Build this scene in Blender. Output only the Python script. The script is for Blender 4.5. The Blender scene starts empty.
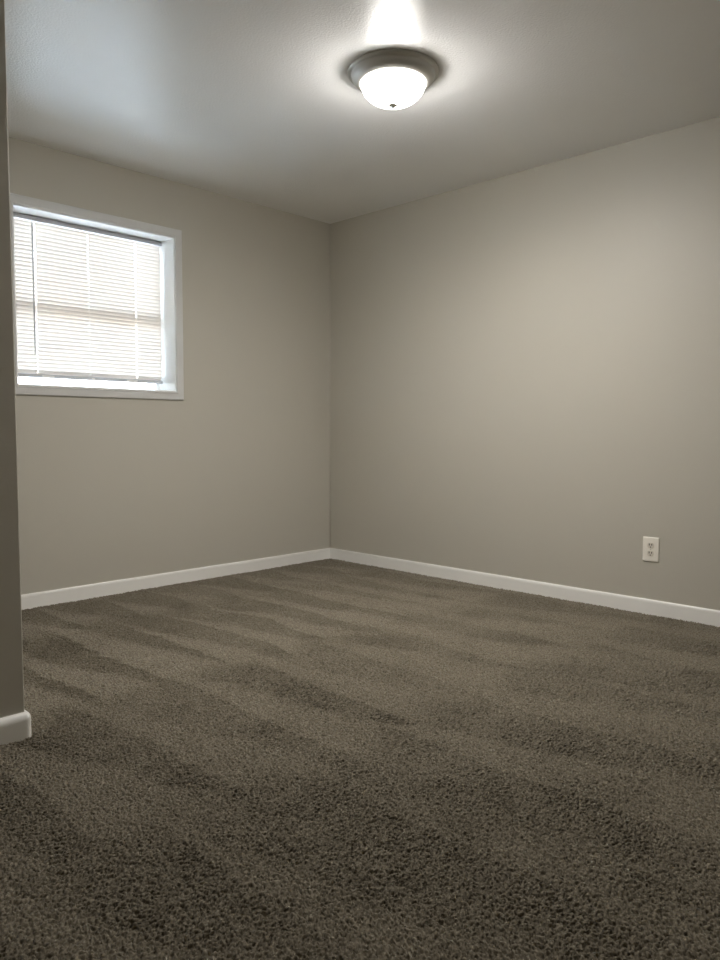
import bpy, bmesh, math, random
import numpy as np
from mathutils import Vector, Matrix

random.seed(4)
S = bpy.context.scene
C = S.collection

# ------------------------------------------------------------------ camera, sky, exposure
cam_d = bpy.data.cameras.new('camera')
cam = bpy.data.objects.new('camera', cam_d)
C.objects.link(cam)
S.camera = cam
yaw, pitch, roll = 0.79768, -0.06659, 0.00222
fwd = Vector((math.sin(yaw)*math.cos(pitch), math.cos(yaw)*math.cos(pitch), math.sin(pitch)))
r0 = Vector((math.cos(yaw), -math.sin(yaw), 0.0))
u0 = r0.cross(fwd)
rgt = math.cos(roll)*r0 + math.sin(roll)*u0
up = -math.sin(roll)*r0 + math.cos(roll)*u0
M = Matrix((rgt, up, -fwd)).transposed().to_4x4()
M.translation = Vector((-3.7500, -3.9630, 0.9379))
cam.matrix_world = M
cam_d.sensor_fit = 'VERTICAL'
cam_d.sensor_height = 24.0
cam_d.lens = 24.0*750.6/960.0
cam_d.clip_start = 0.02
cam_d.clip_end = 200

WORLD_STRENGTH = 39.0
BOWL_GLOW = 14.0
BULB_POWER = 46.0
BULB2_POWER = 260.0
SLAT_T = 0.030
SLAT_A = -53
EXPO = 0.12
w = bpy.data.worlds.new('overcast_sky')
S.world = w
w.use_nodes = True
bg = w.node_tree.nodes['Background']
bg.inputs['Color'].default_value = (0.66, 0.80, 1.0, 1)
bg.inputs['Strength'].default_value = WORLD_STRENGTH
S.view_settings.view_transform = 'Standard'
S.view_settings.look = 'None'
S.view_settings.gamma = 1
S.view_settings.use_curve_mapping = False
S.view_settings.exposure = EXPO
S.cycles.max_bounces = 12
S.cycles.diffuse_bounces = 8
S.cycles.glossy_bounces = 5
S.cycles.transmission_bounces = 8
S.cycles.use_denoising = True

# ------------------------------------------------------------------ dimensions
H = 2.4                       # ceiling
XL, YL = -2.860, -1.666       # outward corner of the left wall block
XF, YF = -4.7, -4.7           # far side and rear of the part behind the camera
OX0, OX1, OZ0, OZ1 = -2.208, -1.277, 1.166, 2.072   # window opening
WD = 0.22                     # depth of the window wall


# ------------------------------------------------------------------ materials
def mat(name, col, rough=0.5, metal=0.0, spec=0.5):
    m = bpy.data.materials.new(name)
    m.use_nodes = True
    b = m.node_tree.nodes['Principled BSDF']
    b.inputs['Base Color'].default_value = (*col, 1)
    b.inputs['Roughness'].default_value = rough
    b.inputs['Metallic'].default_value = metal
    b.inputs['Specular IOR Level'].default_value = spec
    return m, m.node_tree, b


def add_bump(nt, b, scale, strength, dist, detail=3.0, rough_var=None):
    tc = nt.nodes.new('ShaderNodeTexCoord')
    n = nt.nodes.new('ShaderNodeTexNoise')
    n.inputs['Scale'].default_value = scale
    n.inputs['Detail'].default_value = detail
    bp = nt.nodes.new('ShaderNodeBump')
    bp.inputs['Strength'].default_value = strength
    bp.inputs['Distance'].default_value = dist
    nt.links.new(tc.outputs['Object'], n.inputs['Vector'])
    nt.links.new(n.outputs['Fac'], bp.inputs['Height'])
    nt.links.new(bp.outputs['Normal'], b.inputs['Normal'])
    return tc, n, bp


def mottled(nt, b, tc, c0, c1, scale, detail=4):
    n = nt.nodes.new('ShaderNodeTexNoise')
    n.inputs['Scale'].default_value = scale
    n.inputs['Detail'].default_value = detail
    r = nt.nodes.new('ShaderNodeValToRGB')
    r.color_ramp.elements[0].position = 0.3
    r.color_ramp.elements[1].position = 0.7
    r.color_ramp.elements[0].color = (*c0, 1)
    r.color_ramp.elements[1].color = (*c1, 1)
    nt.links.new(tc.outputs['Object'], n.inputs['Vector'])
    nt.links.new(n.outputs['Fac'], r.inputs['Fac'])
    nt.links.new(r.outputs['Color'], b.inputs['Base Color'])


m_wall, nt, b = mat('greige_satin_paint', (0.50, 0.47, 0.41), 0.50, 0, 0.5)
tc, _, _ = add_bump(nt, b, 260, 0.10, 0.002)
mottled(nt, b, tc, (0.514, 0.490, 0.425), (0.526, 0.502, 0.437), 1.5)

m_ceil, nt, b = mat('white_ceiling_paint', (0.74, 0.73, 0.71), 0.29, 0, 0.50)
b.inputs['Coat Weight'].default_value = 0.0
b.inputs['Coat IOR'].default_value = 1.5
b.inputs['Coat Roughness'].default_value = 0.28
tc, _, bp_ = add_bump(nt, b, 110, 0.35, 0.005, 4)
nt.links.new(bp_.outputs['Normal'], b.inputs['Coat Normal'])
mottled(nt, b, tc, (0.83, 0.83, 0.83), (0.86, 0.86, 0.86), 2.0)

m_trim, nt, b = mat('white_trim_paint', (0.93, 0.92, 0.89), 0.32, 0, 0.5)
add_bump(nt, b, 60, 0.05, 0.002)

m_casing, nt, b = mat('white_casing_paint', (0.66, 0.66, 0.65), 0.35, 0, 0.5)
add_bump(nt, b, 70, 0.05, 0.002)

m_reveal, nt, b = mat('white_reveal_paint', (0.82, 0.83, 0.83), 0.45, 0, 0.4)
add_bump(nt, b, 90, 0.05, 0.002)

m_vinyl, nt, b = mat('almond_vinyl', (0.62, 0.47, 0.33), 0.4)
add_bump(nt, b, 40, 0.02, 0.001)

m_sash, nt, b = mat('white_vinyl', (0.85, 0.85, 0.84), 0.4)
add_bump(nt, b, 40, 0.02, 0.001)

m_rail, nt, b = mat('enamelled_blind_rail', (0.50, 0.51, 0.54), 0.4)
add_bump(nt, b, 40, 0.02, 0.001)

m_clip, nt, b = mat('white_plastic_clip', (0.88, 0.88, 0.87), 0.4)
add_bump(nt, b, 40, 0.02, 0.001)

m_cord, nt, b = mat('white_cord', (0.90, 0.90, 0.89), 0.7)
add_bump(nt, b, 400, 0.2, 0.001)

m_wand, nt, b = mat('grey_clear_wand', (0.50, 0.50, 0.53), 0.3)
b.inputs['Transmission Weight'].default_value = 0.3
add_bump(nt, b, 40, 0.02, 0.001)

# blind slats: thin white enamel that lets some daylight through
m_slat = bpy.data.materials.new('white_blind_slat')
m_slat.use_nodes = True
nt = m_slat.node_tree
nt.nodes.remove(nt.nodes['Principled BSDF'])
out = nt.nodes['Material Output']
d = nt.nodes.new('ShaderNodeBsdfDiffuse')
d.inputs['Color'].default_value = (0.79, 0.75, 0.71, 1)
t = nt.nodes.new('ShaderNodeBsdfTranslucent')
t.inputs['Color'].default_value = (0.97, 0.84, 0.75, 1)
mx = nt.nodes.new('ShaderNodeMixShader')
mx.inputs[0].default_value = SLAT_T
nt.links.new(d.outputs[0], mx.inputs[1])
nt.links.new(t.outputs[0], mx.inputs[2])
nt.links.new(mx.outputs[0], out.inputs['Surface'])

m_glass = bpy.data.materials.new('window_glass')
m_glass.use_nodes = True
nt = m_glass.node_tree
nt.nodes.remove(nt.nodes['Principled BSDF'])
out = nt.nodes['Material Output']
tr = nt.nodes.new('ShaderNodeBsdfTransparent')
tr.inputs['Color'].default_value = (0.93, 0.96, 0.95, 1)
gl = nt.nodes.new('ShaderNodeBsdfGlossy')
gl.inputs['Roughness'].default_value = 0.02
fr = nt.nodes.new('ShaderNodeFresnel')
fr.inputs['IOR'].default_value = 1.45
mx = nt.nodes.new('ShaderNodeMixShader')
nt.links.new(fr.outputs[0], mx.inputs[0])
nt.links.new(tr.outputs[0], mx.inputs[1])
nt.links.new(gl.outputs[0], mx.inputs[2])
nt.links.new(mx.outputs[0], out.inputs['Surface'])

m_nickel, nt, b = mat('brushed_nickel', (0.50, 0.49, 0.46), 0.42, 0.6)
add_bump(nt, b, 300, 0.05, 0.001)
m_pan_groove, nt, b = mat('dark_nickel_groove', (0.20, 0.19, 0.17), 0.4, 0.85)
add_bump(nt, b, 300, 0.05, 0.001)

# lit frosted bowl: glows, and lets the bulb's light through
m_bowl = bpy.data.materials.new('lit_frosted_glass')
m_bowl.use_nodes = True
nt = m_bowl.node_tree
nt.nodes.remove(nt.nodes['Principled BSDF'])
out = nt.nodes['Material Output']
em = nt.nodes.new('ShaderNodeEmission')
em.inputs['Color'].default_value = (1.0, 0.97, 0.92, 1)
# the bulbs shine mostly on the lower half of the bowl
tc = nt.nodes.new('ShaderNodeTexCoord')
sp = nt.nodes.new('ShaderNodeSeparateXYZ')
nt.links.new(tc.outputs['Normal'], sp.inputs[0])
pw = nt.nodes.new('ShaderNodeMath')
pw.operation = 'MULTIPLY'
nt.links.new(sp.outputs['Z'], pw.inputs[0])
nt.links.new(sp.outputs['Z'], pw.inputs[1])
ma = nt.nodes.new('ShaderNodeMath')
ma.operation = 'MULTIPLY_ADD'
nt.links.new(pw.outputs[0], ma.inputs[0])
ma.inputs[1].default_value = BOWL_GLOW*0.5
ma.inputs[2].default_value = BOWL_GLOW
nt.links.new(ma.outputs[0], em.inputs['Strength'])
tp = nt.nodes.new('ShaderNodeBsdfTransparent')
mx = nt.nodes.new('ShaderNodeMixShader')
mx.inputs[0].default_value = 0.5
nt.links.new(em.outputs[0], mx.inputs[1])
nt.links.new(tp.outputs[0], mx.inputs[2])
nt.links.new(mx.outputs[0], out.inputs['Surface'])

m_plate, nt, b = mat('ivory_plastic_plate', (0.90, 0.86, 0.78), 0.35)
add_bump(nt, b, 60, 0.02, 0.001)
m_recept, nt, b = mat('ivory_plastic_receptacle', (0.74, 0.69, 0.60), 0.35)
add_bump(nt, b, 60, 0.02, 0.001)
m_slot, nt, b = mat('dark_slot', (0.02, 0.018, 0.015), 0.7)
add_bump(nt, b, 60, 0.02, 0.001)
m_screw, nt, b = mat('painted_screw', (0.62, 0.58, 0.50), 0.35, 0.2)
add_bump(nt, b, 60, 0.02, 0.001)

m_carpet, nt, b = mat('taupe_cut_pile_yarn', (0.17, 0.145, 0.115), 0.95, 0, 0.1)
b.inputs['Sheen Weight'].default_value = 0.2
b.inputs['Sheen Roughness'].default_value = 0.5
tc = nt.nodes.new('ShaderNodeTexCoord')
mottled(nt, b, tc, (0.094, 0.080, 0.054), (0.280, 0.245, 0.186), 150, 2)
# yarn laid over by the vacuum shows its lighter side, yarn brushed up shows its darker cut tips
at = nt.nodes.new('ShaderNodeAttribute')
at.attribute_name = 'pile_lay'
mr = nt.nodes.new('ShaderNodeMapRange')
mr.inputs['From Min'].default_value = -1.2
mr.inputs['From Max'].default_value = 1.2
mr.inputs['To Min'].default_value = 0.89
mr.inputs['To Max'].default_value = 1.11
nt.links.new(at.outputs['Fac'], mr.inputs['Value'])
vm = nt.nodes.new('ShaderNodeVectorMath')
vm.operation = 'SCALE'
src = b.inputs['Base Color'].links[0].from_socket
nt.links.new(src, vm.inputs[0])
nt.links.new(mr.outputs['Result'], vm.inputs['Scale'])
nt.links.new(vm.outputs['Vector'], b.inputs['Base Color'])

m_sub, nt, b = mat('subfloor_concrete', (0.25, 0.24, 0.22), 0.9)
add_bump(nt, b, 30, 0.2, 0.003)
m_ground, nt, b = mat('pale_gravel', (0.74, 0.74, 0.74), 0.95)
add_bump(nt, b, 60, 0.5, 0.01)
m_siding, nt, b = mat('beige_brick', (0.55, 0.43, 0.34), 0.9)
tc = nt.nodes.new('ShaderNodeTexCoord')
mp = nt.nodes.new('ShaderNodeMapping')
mp.inputs['Rotation'].default_value = (math.pi/2, 0, 0)
br = nt.nodes.new('ShaderNodeTexBrick')
br.inputs['Color1'].default_value = (0.58, 0.44, 0.34, 1)
br.inputs['Color2'].default_value = (0.50, 0.38, 0.30, 1)
br.inputs['Mortar'].default_value = (0.62, 0.58, 0.52, 1)
br.inputs['Scale'].default_value = 4.0
nt.links.new(tc.outputs['Object'], mp.inputs['Vector'])
nt.links.new(mp.outputs['Vector'], br.inputs['Vector'])
nt.links.new(br.outputs['Color'], b.inputs['Base Color'])


# ------------------------------------------------------------------ helpers
def obj(name, bm, m, parent=None, smooth=False, loc=None):
    me = bpy.data.meshes.new(name)
    bmesh.ops.recalc_face_normals(bm, faces=bm.faces[:])
    bm.to_mesh(me)
    bm.free()
    if smooth:
        for p in me.polygons:
            p.use_smooth = True
    me.materials.append(m)
    o = bpy.data.objects.new(name, me)
    C.objects.link(o)
    if loc is not None:
        o.location = loc
    if parent:
        o.parent = parent
        o.matrix_parent_inverse = Matrix.Translation(parent.location).inverted()
    return o


def struct(name, bm, m, label=None, parent=None, smooth=False):
    o = obj(name, bm, m, parent, smooth)
    if parent is None:
        o['kind'] = 'structure'
        if label:
            o['label'] = label
            o['category'] = name.split('_')[0]
    return o


def thing(name, label, cat, loc):
    o = bpy.data.objects.new(name, None)
    C.objects.link(o)
    o.empty_display_size = 0.05
    o.location = loc
    o['label'] = label
    o['category'] = cat
    return o


def box(bm, x0, x1, y0, y1, z0, z1, bev=0.0, seg=2):
    vs = [bm.verts.new((x, y, z)) for x in (x0, x1) for y in (y0, y1) for z in (z0, z1)]
    q = [(0, 1, 3, 2), (4, 6, 7, 5), (0, 4, 5, 1), (2, 3, 7, 6), (0, 2, 6, 4), (1, 5, 7, 3)]
    fs = [bm.faces.new([vs[i] for i in f]) for f in q]
    if bev:
        es = list({e for f in fs for e in f.edges})
        bmesh.ops.bevel(bm, geom=es, offset=bev, segments=seg, affect='EDGES', profile=0.5)


def lathe(bm, prof, n=72, cx=0, cy=0):
    rings = []
    for r, z in prof:
        if r < 1e-6:
            rings.append([bm.verts.new((cx, cy, z))])
        else:
            rings.append([bm.verts.new((cx+r*math.cos(2*math.pi*k/n), cy+r*math.sin(2*math.pi*k/n), z)) for k in range(n)])
    for a, c in zip(rings, rings[1:]):
        for k in range(n):
            k2 = (k+1) % n
            if len(a) == 1 and len(c) == 1:
                continue
            if len(a) == 1:
                bm.faces.new((a[0], c[k], c[k2]))
            elif len(c) == 1:
                bm.faces.new((a[k], a[k2], c[0]))
            else:
                bm.faces.new((a[k], a[k2], c[k2], c[k]))


def cyl(bm, p0, p1, r, n=10):
    p0, p1 = Vector(p0), Vector(p1)
    ax = (p1-p0).normalized()
    s = ax.orthogonal().normalized()
    t_ = ax.cross(s)
    A, B = [], []
    for k in range(n):
        a = 2*math.pi*k/n
        o = (s*math.cos(a)+t_*math.sin(a))*r
        A.append(bm.verts.new(p0+o))
        B.append(bm.verts.new(p1+o))
    for k in range(n):
        k2 = (k+1) % n
        bm.faces.new((A[k], A[k2], B[k2], B[k]))
    bm.faces.new(A[::-1])
    bm.faces.new(B)


def sweep(bm, rows, closed=False):
    """rows: list of cross sections, each a list of points; caps both ends."""
    R = [[bm.verts.new(p) for p in r] for r in rows]
    n = len(R[0])
    pairs = list(zip(R, R[1:])) + ([(R[-1], R[0])] if closed else [])
    for a, c in pairs:
        for k in range(n):
            k2 = (k+1) % n
            bm.faces.new((a[k], a[k2], c[k2], c[k]))
    if not closed:
        bm.faces.new(R[0][::-1])
        bm.faces.new(R[-1])


# ------------------------------------------------------------------ room shell
T = 0.15
bm = bmesh.new()
box(bm, XF-T, T, YF-T, WD, -0.15, -0.012)
struct('floor', bm, m_sub, 'floor slab under the taupe carpet')

bm = bmesh.new()
box(bm, XF-T, T, YF-T, WD, H, H+0.15)
struct('ceiling', bm, m_ceil, 'white semi-gloss ceiling with fine texture')

# window wall with its opening, one mesh
bm = bmesh.new()
xs = [XL-0.02, OX0, OX1, T]
zs = [-0.012, OZ0, OZ1, H]
grid = {}
for yi, y in enumerate((0.0, WD)):
    for i, x in enumerate(xs):
        for k, z in enumerate(zs):
            grid[i, yi, k] = bm.verts.new((x, y, z))
for i in range(3):
    for k in range(3):
        if i == 1 and k == 1:
            continue
        bm.faces.new((grid[i, 0, k], grid[i+1, 0, k], grid[i+1, 0, k+1], grid[i, 0, k+1]))
        bm.faces.new((grid[i, 1, k], grid[i, 1, k+1], grid[i+1, 1, k+1], grid[i+1, 1, k]))
for i in range(3):
    for k in (0, 3):
        bm.faces.new((grid[i, 0, k], grid[i, 1, k], grid[i+1, 1, k], grid[i+1, 0, k]))
    for ii in (0, 3):
        bm.faces.new((grid[ii, 0, i], grid[ii, 1, i], grid[ii, 1, i+1], grid[ii, 0, i+1]))
for a, c in (((1, 1), (2, 1)), ((2, 1), (2, 2)), ((2, 2), (1, 2)), ((1, 2), (1, 1))):
    bm.faces.new((grid[a[0], 0, a[1]], grid[c[0], 0, c[1]], grid[c[0], 1, c[1]], grid[a[0], 1, a[1]]))
struct('wall_back', bm, m_wall, 'greige painted wall that holds the window')

bm = bmesh.new()
box(bm, 0, T, YF-T, 0.0, -0.012, H)
struct('wall_right', bm, m_wall, 'greige painted wall on the right with the outlet')

# left wall: a solid block whose outward corner stands in the foreground
bm = bmesh.new()
cr = 0.004
pts = [(XF-T, YL), (XL-cr, YL)]
for k in range(1, 6):
    a = -math.pi/2 + k/6*math.pi/2
    pts.append((XL-cr+cr*math.cos(a), YL+cr+cr*math.sin(a)))
pts += [(XL, YL+cr), (XL, 0.0), (XF-T, 0.0)]
sweep(bm, [[(x, y, -0.012) for x, y in pts], [(x, y, H) for x, y in pts]])
struct('wall_left', bm, m_wall, 'greige wall ending in an outward corner at the left foreground')

bm = bmesh.new()
box(bm, XF-T, XF, YF, YL, -0.012, H)
struct('wall_side', bm, m_wall, 'greige wall beside the camera')
bm = bmesh.new()
box(bm, XF-T, 0, YF-T, YF, -0.012, H)
struct('wall_front', bm, m_wall, 'greige wall behind the camera')

# ---- baseboards
BH, BT = 0.0767, 0.012


def base_profile(BT=0.012):
    rx, rz = (0.010, 0.016) if BT < 0.015 else (0.017, 0.022)
    pr = [(0, -0.006), (BT, -0.006), (BT, BH-rz)]
    for k in range(1, 7):
        a = k/6*math.pi/2
        pr.append((BT-rx+rx*math.cos(a), BH-rz+rz*math.sin(a)))
    pr.append((0, BH))
    return pr


def baseboard(name, path, norms, label, bt=0.012):
    """path: plan points; norms: at each point the plan offset direction (already mitred)."""
    bm = bmesh.new()
    sweep(bm, [[(x+n[0]*u, y+n[1]*u, z) for u, z in base_profile(bt)] for (x, y), n in zip(path, norms)])
    o = struct(name, bm, m_trim, label)
    for p in o.data.polygons:
        p.use_smooth = abs(p.normal.z) > 0.02 and abs(p.normal.z) < 0.999
    return o


baseboard('baseboard_right', [(0, 0), (0, YF)], [(-1, -1), (-1, 1)], 'white baseboard along the right wall')
baseboard('baseboard_back', [(XL, 0), (0, 0)], [(1, -1), (-1, -1)], 'white baseboard along the window wall')
rp, rn = [(XF, YL), (XL-cr, YL)], [(1, -1), (0, -1)]
for k in range(1, 8):
    a = -math.pi/2 + k/8*math.pi/2
    rp.append((XL-cr+cr*math.cos(a), YL+cr+cr*math.sin(a)))
    rn.append((math.cos(a), math.sin(a)))
rp += [(XL, YL+cr), (XL, 0)]
rn += [(1, 0), (1, -1)]
baseboard('baseboard_left', rp, rn, 'white baseboard wrapping the outward corner at left', 0.018)
baseboard('baseboard_side', [(XF, YF), (XF, YL)], [(1, 1), (1, -1)], 'white baseboard beside the camera')
baseboard('baseboard_front', [(0, YF), (XF, YF)], [(-1, 1), (1, 1)], 'white baseboard behind the camera')

# thin painted caulk bead in the corner between the two walls
bm = bmesh.new()
sweep(bm, [[(0, 0, z), (-0.004, 0, z), (-0.0028, -0.0010, z), (-0.0010, -0.0028, z), (0, -0.004, z)] for z in (BH, H)])
struct('trim_1', bm, m_wall, 'painted caulk bead in the corner of the two walls', smooth=True)

# ------------------------------------------------------------------ window
win = bpy.data.objects.new('window_1', None)
C.objects.link(win)
win.location = ((OX0+OX1)/2, 0, OZ0)
win['kind'] = 'structure'
win['label'] = 'white framed window set deep in the wall behind a blind'
win['category'] = 'window'

# casing with mitred corners: flat board with an eased outer edge and a small inner bead
CW = 0.052
bm = bmesh.new()
cprof = [(0.0, 0.0), (0.0, 0.012), (0.003, 0.0155), (0.010, 0.016), (0.014, 0.0135), (0.036, 0.0125), (0.048, 0.011), (CW, 0.007), (CW, 0.0)]
rows = []
for cx_, cz_, sx, sz in ((OX0, OZ0, -1, -1), (OX1, OZ0, 1, -1), (OX1, OZ1, 1, 1), (OX0, OZ1, -1, 1)):
    rows.append([(cx_+sx*u, -h, cz_+sz*u) for u, h in cprof])
sweep(bm, rows, closed=True)
obj('window_casing', bm, m_casing, win)

# reveal liner: four thin painted boards
RD = 0.20
bm = bmesh.new()
tk = 0.004
rows = []
for y in (-0.004, RD):
    rows.append(y)
ring_o = [(OX0, OZ0), (OX1, OZ0), (OX1, OZ1), (OX0, OZ1)]
ring_i = [(OX0+tk, OZ0+tk), (OX1-tk, OZ0+tk), (OX1-tk, OZ1-tk), (OX0+tk, OZ1-tk)]
sweep(bm, [[(ro[0], -0.006, ro[1]), (ri[0], -0.006, ri[1]), (ri[0], RD, ri[1]), (ro[0], RD, ro[1])] for ro, ri in zip(ring_o, ring_i)], closed=True)
obj('window_reveal', bm, m_reveal, win)

# vinyl frame, meeting rail, panes
FX0, FX1, FZ0, FZ1 = OX0+tk, OX1-tk, OZ0+tk, OZ1-tk
FW = 0.022
bm = bmesh.new()
rows = []
for (x, z, sx, sz) in ((FX0, FZ0, 1, 1), (FX1, FZ0, -1, 1), (FX1, FZ1, -1, -1), (FX0, FZ1, 1, -1)):
    fz = FW if sz < 0 else 0.007
    rows.append([(x, 0.165, z), (x+sx*FW, 0.168, z+sz*fz), (x+sx*FW, 0.215, z+sz*fz), (x, 0.218, z)])
sweep(bm, rows, closed=True)
obj('sash_frame', bm, m_sash, win)
zm = (FZ0+FZ1)/2-0.03
bm = bmesh.new()
box(bm, FX0+FW, FX1-FW, 0.166, 0.215, zm-0.022, zm+0.022, 0.003)
obj('meeting_rail', bm, m_vinyl, win)
for z0, z1, y in ((FZ0+0.005, zm-0.02, 0.185), (zm+0.02, FZ1-FW, 0.200)):
    bm = bmesh.new()
    box(bm, FX0+FW-0.004, FX1-FW+0.004, y, y+0.004, z0, z1)
    obj('glass_pane', bm, m_glass, win)

# ------------------------------------------------------------------ outside
bm = bmesh.new()
box(bm, -12, 10, WD, 14, -0.5, 0.35)
struct('ground', bm, m_ground, 'pale ground outside the window')
bm = bmesh.new()
box(bm, -9, 7, 5.5, 5.9, 0.35, 3.0)
struct('wall_outside', bm, m_siding, 'beige wall outdoors seen through the blind')

# ------------------------------------------------------------------ blind
BX0, BX1 = OX0+0.012, OX1-0.014
BY = 0.128                         # centre of the slats
blind = thing('window_blind', 'white horizontal mini blind lowered inside the window recess', 'blind', ((BX0+BX1)/2, BY, OZ0))
HT = OZ1-tk-0.002
bm = bmesh.new()
# U-shaped head rail with a lip along the top edge
pr = [(BY-0.014, HT-0.026), (BY-0.0150, HT-0.024), (BY-0.0150, HT-0.002), (BY-0.0135, HT), (BY+0.013, HT), (BY+0.013, HT-0.026)]
sweep(bm, [[(x, y, z) for y, z in pr] for x in (BX0, BX1)])
obj('head_rail', bm, m_rail, blind)
bm = bmesh.new()
box(bm, BX0, BX1, BY-0.0165, BY-0.0145, HT-0.0045, HT-0.0005)
obj('rail_lip', bm, m_wand, blind)['label'] = 'dark upper lip of the head rail'

ZB = 1.226
bm = bmesh.new()
box(bm, BX0+0.002, BX1-0.002, BY-0.012, BY+0.012, ZB-0.0105, ZB+0.0085, 0.003)
obj('bottom_rail', bm, m_rail, blind)

ztop, zbot = HT-0.040, ZB+0.020
PITCH = 0.0212
NS = int(round((ztop-zbot)/PITCH))
bm = bmesh.new()
th = math.radians(SLAT_A)
for k in range(NS+1):
    zc = ztop-(ztop-zbot)*k/NS + random.uniform(-0.0004, 0.0004)
    cols = [BX0+0.002]
    for xc in (-2.045, -1.750, -1.458):
        hw = 0.0004 if xc == -1.750 else 0.0011
        cols += [xc-hw, xc+hw]
    cols.append(BX1-0.002)
    rows = []
    for x in cols:
        sec = []
        for j in range(6):
            s = -0.0130+0.0260*j/5
            crown = 0.0022*(1-(s/0.0130)**2)
            # room edge high, outer edge low, crown towards the sky
            sec.append(bm.verts.new((x, BY+s*math.cos(th)-crown*math.sin(th), zc+s*math.sin(th)+crown*math.cos(th))))
        rows.append(sec)
    for c in range(len(cols)-1):
        for j in range(5):
            if c % 2 == 1 and j in (1, 2, 3):
                continue          # rout hole for the cord
            bm.faces.new((rows[c][j], rows[c+1][j], rows[c+1][j+1], rows[c][j+1]))
obj('slat_panel', bm, m_slat, blind, smooth=True)

for xc in (-2.045, -1.750, -1.458):
    for nm, yy, rr_ in (('ladder_cord', BY-0.0105, 0.0006), ('ladder_cord', BY+0.0125, 0.0006)):
        bm = bmesh.new()
        cyl(bm, (xc, yy, HT-0.026), (xc, yy, ZB), rr_, 8)
        obj(nm, bm, m_cord, blind, True)
for xc, wd in ((-1.995, 0.034), (-1.738, 0.010), (-1.497, 0.034)):
    bm = bmesh.new()
    box(bm, xc-wd, xc+wd, BY-0.0145, BY-0.0105, ZB-0.011, ZB+0.003, 0.002)
    obj('rail_clip', bm, m_clip, blind)
bm = bmesh.new()
cyl(bm, (-2.066, BY-0.022, HT-0.045), (-2.066, BY-0.022, 1.336), 0.0034, 6)
wand = obj('tilt_wand', bm, m_wand, blind)
wand['label'] = 'grey tilt wand'
bm = bmesh.new()
cyl(bm, (-2.066, BY-0.016, HT-0.020), (-2.066, BY-0.022, HT-0.030), 0.0025, 8)
cyl(bm, (-2.066, BY-0.022, HT-0.030), (-2.066, BY-0.022, HT-0.046), 0.0020, 8)
o = obj('wand_hook', bm, m_clip, None)
o.parent = wand
o.matrix_parent_inverse = wand.matrix_world.inverted() if False else Matrix.Translation(blind.location).inverted() @ Matrix.Translation(blind.location)

# ------------------------------------------------------------------ ceiling lamp
LX, LY = -1.385, -1.84
lamp = thing('ceiling_lamp', 'lit flush ceiling lamp with nickel pan and white glass bowl', 'lamp', (LX, LY, H))
bm = bmesh.new()
lathe(bm, [(0, -0.0), (0.187, -0.0), (0.1885, -0.004), (0.187, -0.009), (0.182, -0.0125), (0.176, -0.0135), (0.172, -0.0145),
           (0.1700, -0.018), (0.1690, -0.024), (0.1655, -0.033), (0.1570, -0.041), (0.1460, -0.0475), (0.1385, -0.0500),
           (0.1340, -0.0495), (0.1325, -0.046), (0.1325, -0.030), (0, -0.030)], 96, LX, LY)
bmesh.ops.translate(bm, verts=bm.verts[:], vec=(0, 0, H))
pan = obj('canopy_pan', bm, m_nickel, lamp, True)
bm = bmesh.new()
prof = [(0.1315, -0.040)]
for k in range(0, 15):
    a = k/14*math.pi/2
    prof.append((0.1315*math.cos(a)**0.95 if k < 14 else 0.0, -0.048-0.085*math.sin(a)))
lathe(bm, prof, 96, LX, LY)
bmesh.ops.translate(bm, verts=bm.verts[:], vec=(0, 0, H))
obj('glass_bowl', bm, m_bowl, lamp, True)['label'] = 'glowing white frosted bowl'
bm = bmesh.new()
lathe(bm, [(0, -0.130), (0.0180, -0.1305), (0.0190, -0.1325), (0.0180, -0.1345), (0.0110, -0.1365), (0.0085, -0.139), (0.0070, -0.142), (0.0040, -0.1445), (0, -0.145)], 32, LX, LY)
bmesh.ops.translate(bm, verts=bm.verts[:], vec=(0, 0, H))
obj('finial', bm, m_nickel, lamp, True)
# two bulbs side by side inside the bowl
for dx, kind_, power in ((0.0, 'POINT', BULB_POWER), (0.035, 'SPOT', BULB2_POWER)):
    bl = bpy.data.lights.new('bulb', kind_)
    if kind_ == 'SPOT':
        bl.spot_size = math.radians(179)
        bl.spot_blend = 1.0
    bl.energy = power
    bl.color = (1.0, 0.965, 0.915)
    bl.shadow_soft_size = 0.085
    bulb = bpy.data.objects.new('bulb', bl)
    C.objects.link(bulb)
    bulb.location = (LX+dx, LY-dx, H-0.060)
    bulb.parent = lamp
    bulb.matrix_parent_inverse = Matrix.Translation(lamp.location).inverted()

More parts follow.
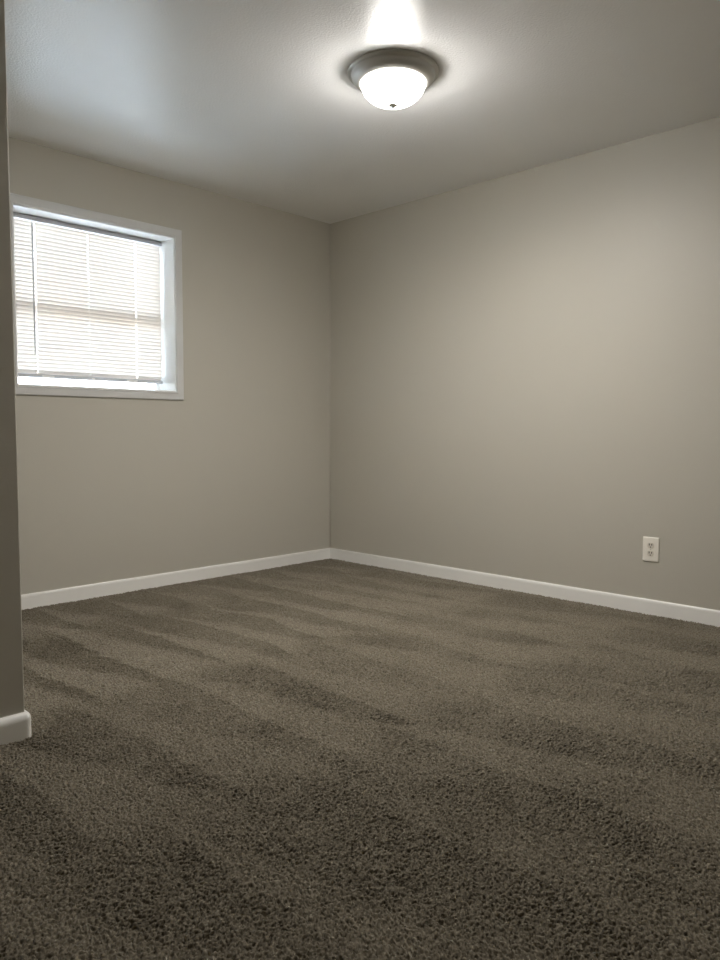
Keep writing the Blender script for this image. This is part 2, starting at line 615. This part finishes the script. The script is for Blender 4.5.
# ------------------------------------------------------------------ wall outlet
OY, OZ = -2.377, 0.3345
outl = thing('wall_outlet', 'ivory duplex wall outlet low on the right wall', 'outlet', (0, OY, OZ))
PW, PH = 0.0425, 0.0625
bm = bmesh.new()
rows = []
for u, sc in ((0.0, 1.0), (0.0025, 1.0), (0.0052, 0.955), (0.0062, 0.90)):
    rr = []
    hw, hh = PW-(1-sc)*0.05, PH-(1-sc)*0.05
    rc = 0.004
    for sx, sz, a0 in ((1, 1, 0), (-1, 1, 90), (-1, -1, 180), (1, -1, 270)):
        for k in range(5):
            a = math.radians(a0+k*22.5)
            rr.append((-u, OY+sx*(hw-rc)+rc*math.cos(a), OZ+sz*(hh-rc)+rc*math.sin(a)))
    rows.append(rr)
sweep(bm, rows)
obj('cover_plate', bm, m_plate, outl)
for dz in (0.0205, -0.0205):
    bm = bmesh.new()
    rr0 = []
    for k in range(40):
        a = 2*math.pi*k/40
        rr0.append((0.0172*math.cos(a), max(-0.0138, min(0.0138, 0.0178*math.sin(a)))))
    sweep(bm, [[(-0.0055, OY+y, OZ+dz+z) for y, z in rr0], [(-0.0080, OY+y, OZ+dz+z) for y, z in rr0],
               [(-0.0086, OY+y*0.95, OZ+dz+z*0.95) for y, z in rr0]])
    rec = obj('receptacle', bm, m_recept, outl)
    for dy, hh in ((0.0064, 0.0050), (-0.0064, 0.0041)):
        bm = bmesh.new()
        box(bm, -0.0090, -0.0070, OY+dy-0.0022, OY+dy+0.0022, OZ+dz+0.0045-hh, OZ+dz+0.0045+hh)
        s = obj('slot', bm, m_slot)
        s.parent = rec
    bm = bmesh.new()
    pts = [(0.0031*math.cos(math.pi+math.pi*k/10), 0.0031*math.sin(math.pi+math.pi*k/10)) for k in range(11)] + [(0.0031, 0.002), (-0.0031, 0.002)]
    sweep(bm, [[(x, OY+y, OZ+dz-0.0078+z) for y, z in pts] for x in (-0.0070, -0.0090)])
    s = obj('ground_hole', bm, m_slot)
    s.parent = rec
    for ch in rec.children:
        ch.matrix_parent_inverse = Matrix.Identity(4)
bm = bmesh.new()
cyl(bm, (-0.0055, OY, OZ), (-0.0074, OY, OZ), 0.0033, 20)
obj('screw', bm, m_screw, outl)

# ------------------------------------------------------------------ carpet: a dense field of leaning yarn tufts
rng = np.random.default_rng(7)
ST = 0.0023


def axis(a, mid0, b):
    coarse = np.arange(a, mid0, 0.03)
    fine = np.arange(mid0, b+ST*0.5, ST)
    return np.concatenate([coarse, fine])


gx = axis(XF, -3.75, 0.0)
gy = axis(YF, -3.85, 0.0)
X, Y = np.meshgrid(gx, gy, indexing='ij')
nx, ny = X.shape


def blur(a, n):
    for _ in range(n):
        a = (np.roll(a, 1, 0)+2*a+np.roll(a, -1, 0))/4
        a = (np.roll(a, 1, 1)+2*a+np.roll(a, -1, 1))/4
    return a


def unit(a):
    return (a-a.mean())/a.std()


def value_noise(x, y, cell, seed):
    r = np.random.default_rng(seed)
    g = r.uniform(-1, 1, (256, 256))
    u, v = x/cell+100, y/cell+100
    i, j = np.floor(u).astype(int), np.floor(v).astype(int)
    fu, fv = u-i, v-j
    fu, fv = fu*fu*(3-2*fu), fv*fv*(3-2*fv)
    i %= 255
    j %= 255
    return (g[i, j]*(1-fu)*(1-fv)+g[i+1, j]*fu*(1-fv)+g[i, j+1]*(1-fu)*fv+g[i+1, j+1]*fu*fv)


h = 0.80*unit(blur(rng.normal(size=X.shape), 1)) + 0.60*rng.normal(size=X.shape)
h = np.tanh(h*0.8)

# direction the pile was brushed in by the vacuum: wedge shaped strokes along y
wx = X+0.05*value_noise(X, Y, 0.35, 1)+0.012*value_noise(X, Y, 0.05, 2)
wy = Y+0.06*value_noise(X, Y, 0.30, 3)+0.012*value_noise(X, Y, 0.05, 4)
lean = np.zeros_like(X)


def band(y0, y1, pitch, phase, amp, seed):
    """wedges between y0 (far end) and y1 (near end)"""
    global lean
    tt = (wy-y0)/(y1-y0)
    inside = 1/(1+np.exp(-(np.minimum(tt, 1-tt))*np.abs(y1-y0)/0.02))
    u = wx/pitch+phase
    cell = np.floor(u).astype(int) % 64
    jit = np.random.default_rng(seed).uniform(-0.18, 0.18, 64)[cell]
    jam = np.random.default_rng(seed+1).uniform(0.55, 1.1, 64)[cell]
    fr_ = u-np.floor(u)
    edge = 0.08+0.75*np.clip(tt, 0, 1)+jit
    v = np.tanh((edge-fr_)*pitch/0.018)
    lean += inside*v*amp*jam


band(-0.02, -0.62, 0.30, 0.10, 0.75, 11)
band(-0.50, -1.57, 0.27, 0.45, 0.95, 21)
band(-1.57, -2.45, 0.36, 0.30, 0.45, 31)
band(-2.40, -3.60, 0.42, 0.75, 0.40, 41)
lean += np.where(wy > -1.57, 0.02, -0.12)
lean += 0.35*value_noise(X, Y, 0.22, 8)+0.25*value_noise(X, Y, 0.09, 9)
lean = np.clip(lean, -1.3, 1.3)

AMP = 0.0044
Z = AMP*h - 0.001 + 0.0015*value_noise(X, Y, 0.12, 5)
hh = (h+1)*AMP
jx = rng.normal(size=X.shape)*0.0009
jy = rng.normal(size=X.shape)*0.0009
X2 = X+jx+0.05*hh*lean
Y2 = Y+jy+0.8*hh*lean
Z = Z-0.0010*np.abs(lean)
X2 = np.minimum(X2, -0.002)
Y2 = np.minimum(Y2, -0.002)
keep_v = ~((X < XL+0.002) & (Y > YL-0.002))
idx = np.arange(nx*ny).reshape(nx, ny)
q = np.stack([idx[:-1, :-1], idx[1:, :-1], idx[1:, 1:], idx[:-1, 1:]], -1)
ok = keep_v[:-1, :-1] & keep_v[1:, :-1] & keep_v[1:, 1:] & keep_v[:-1, 1:]
q = q[ok]
used = np.zeros(nx*ny, bool)
used[q.ravel()] = True
remap = np.cumsum(used)-1
q = remap[q]
co = np.stack([X2, Y2, Z], -1).reshape(-1, 3)[used].astype(np.float32)
me = bpy.data.meshes.new('carpet')
me.vertices.add(len(co))
me.vertices.foreach_set('co', co.ravel())
me.loops.add(q.size)
me.loops.foreach_set('vertex_index', q.ravel().astype(np.int32))
me.polygons.add(len(q))
me.polygons.foreach_set('loop_start', np.arange(0, q.size, 4, dtype=np.int32))
me.polygons.foreach_set('loop_total', np.full(len(q), 4, dtype=np.int32))
me.update(calc_edges=True)
me.polygons.foreach_set('use_smooth', np.ones(len(q), bool))
me.materials.append(m_carpet)
lay = me.attributes.new('pile_lay', 'FLOAT', 'POINT')
lay.data.foreach_set('value', lean.ravel()[used].astype(np.float32))
car = bpy.data.objects.new('carpet', me)
C.objects.link(car)
car['label'] = 'taupe brown cut-pile carpet with wedge-shaped vacuum marks'
car['category'] = 'carpet'
car['kind'] = 'stuff'
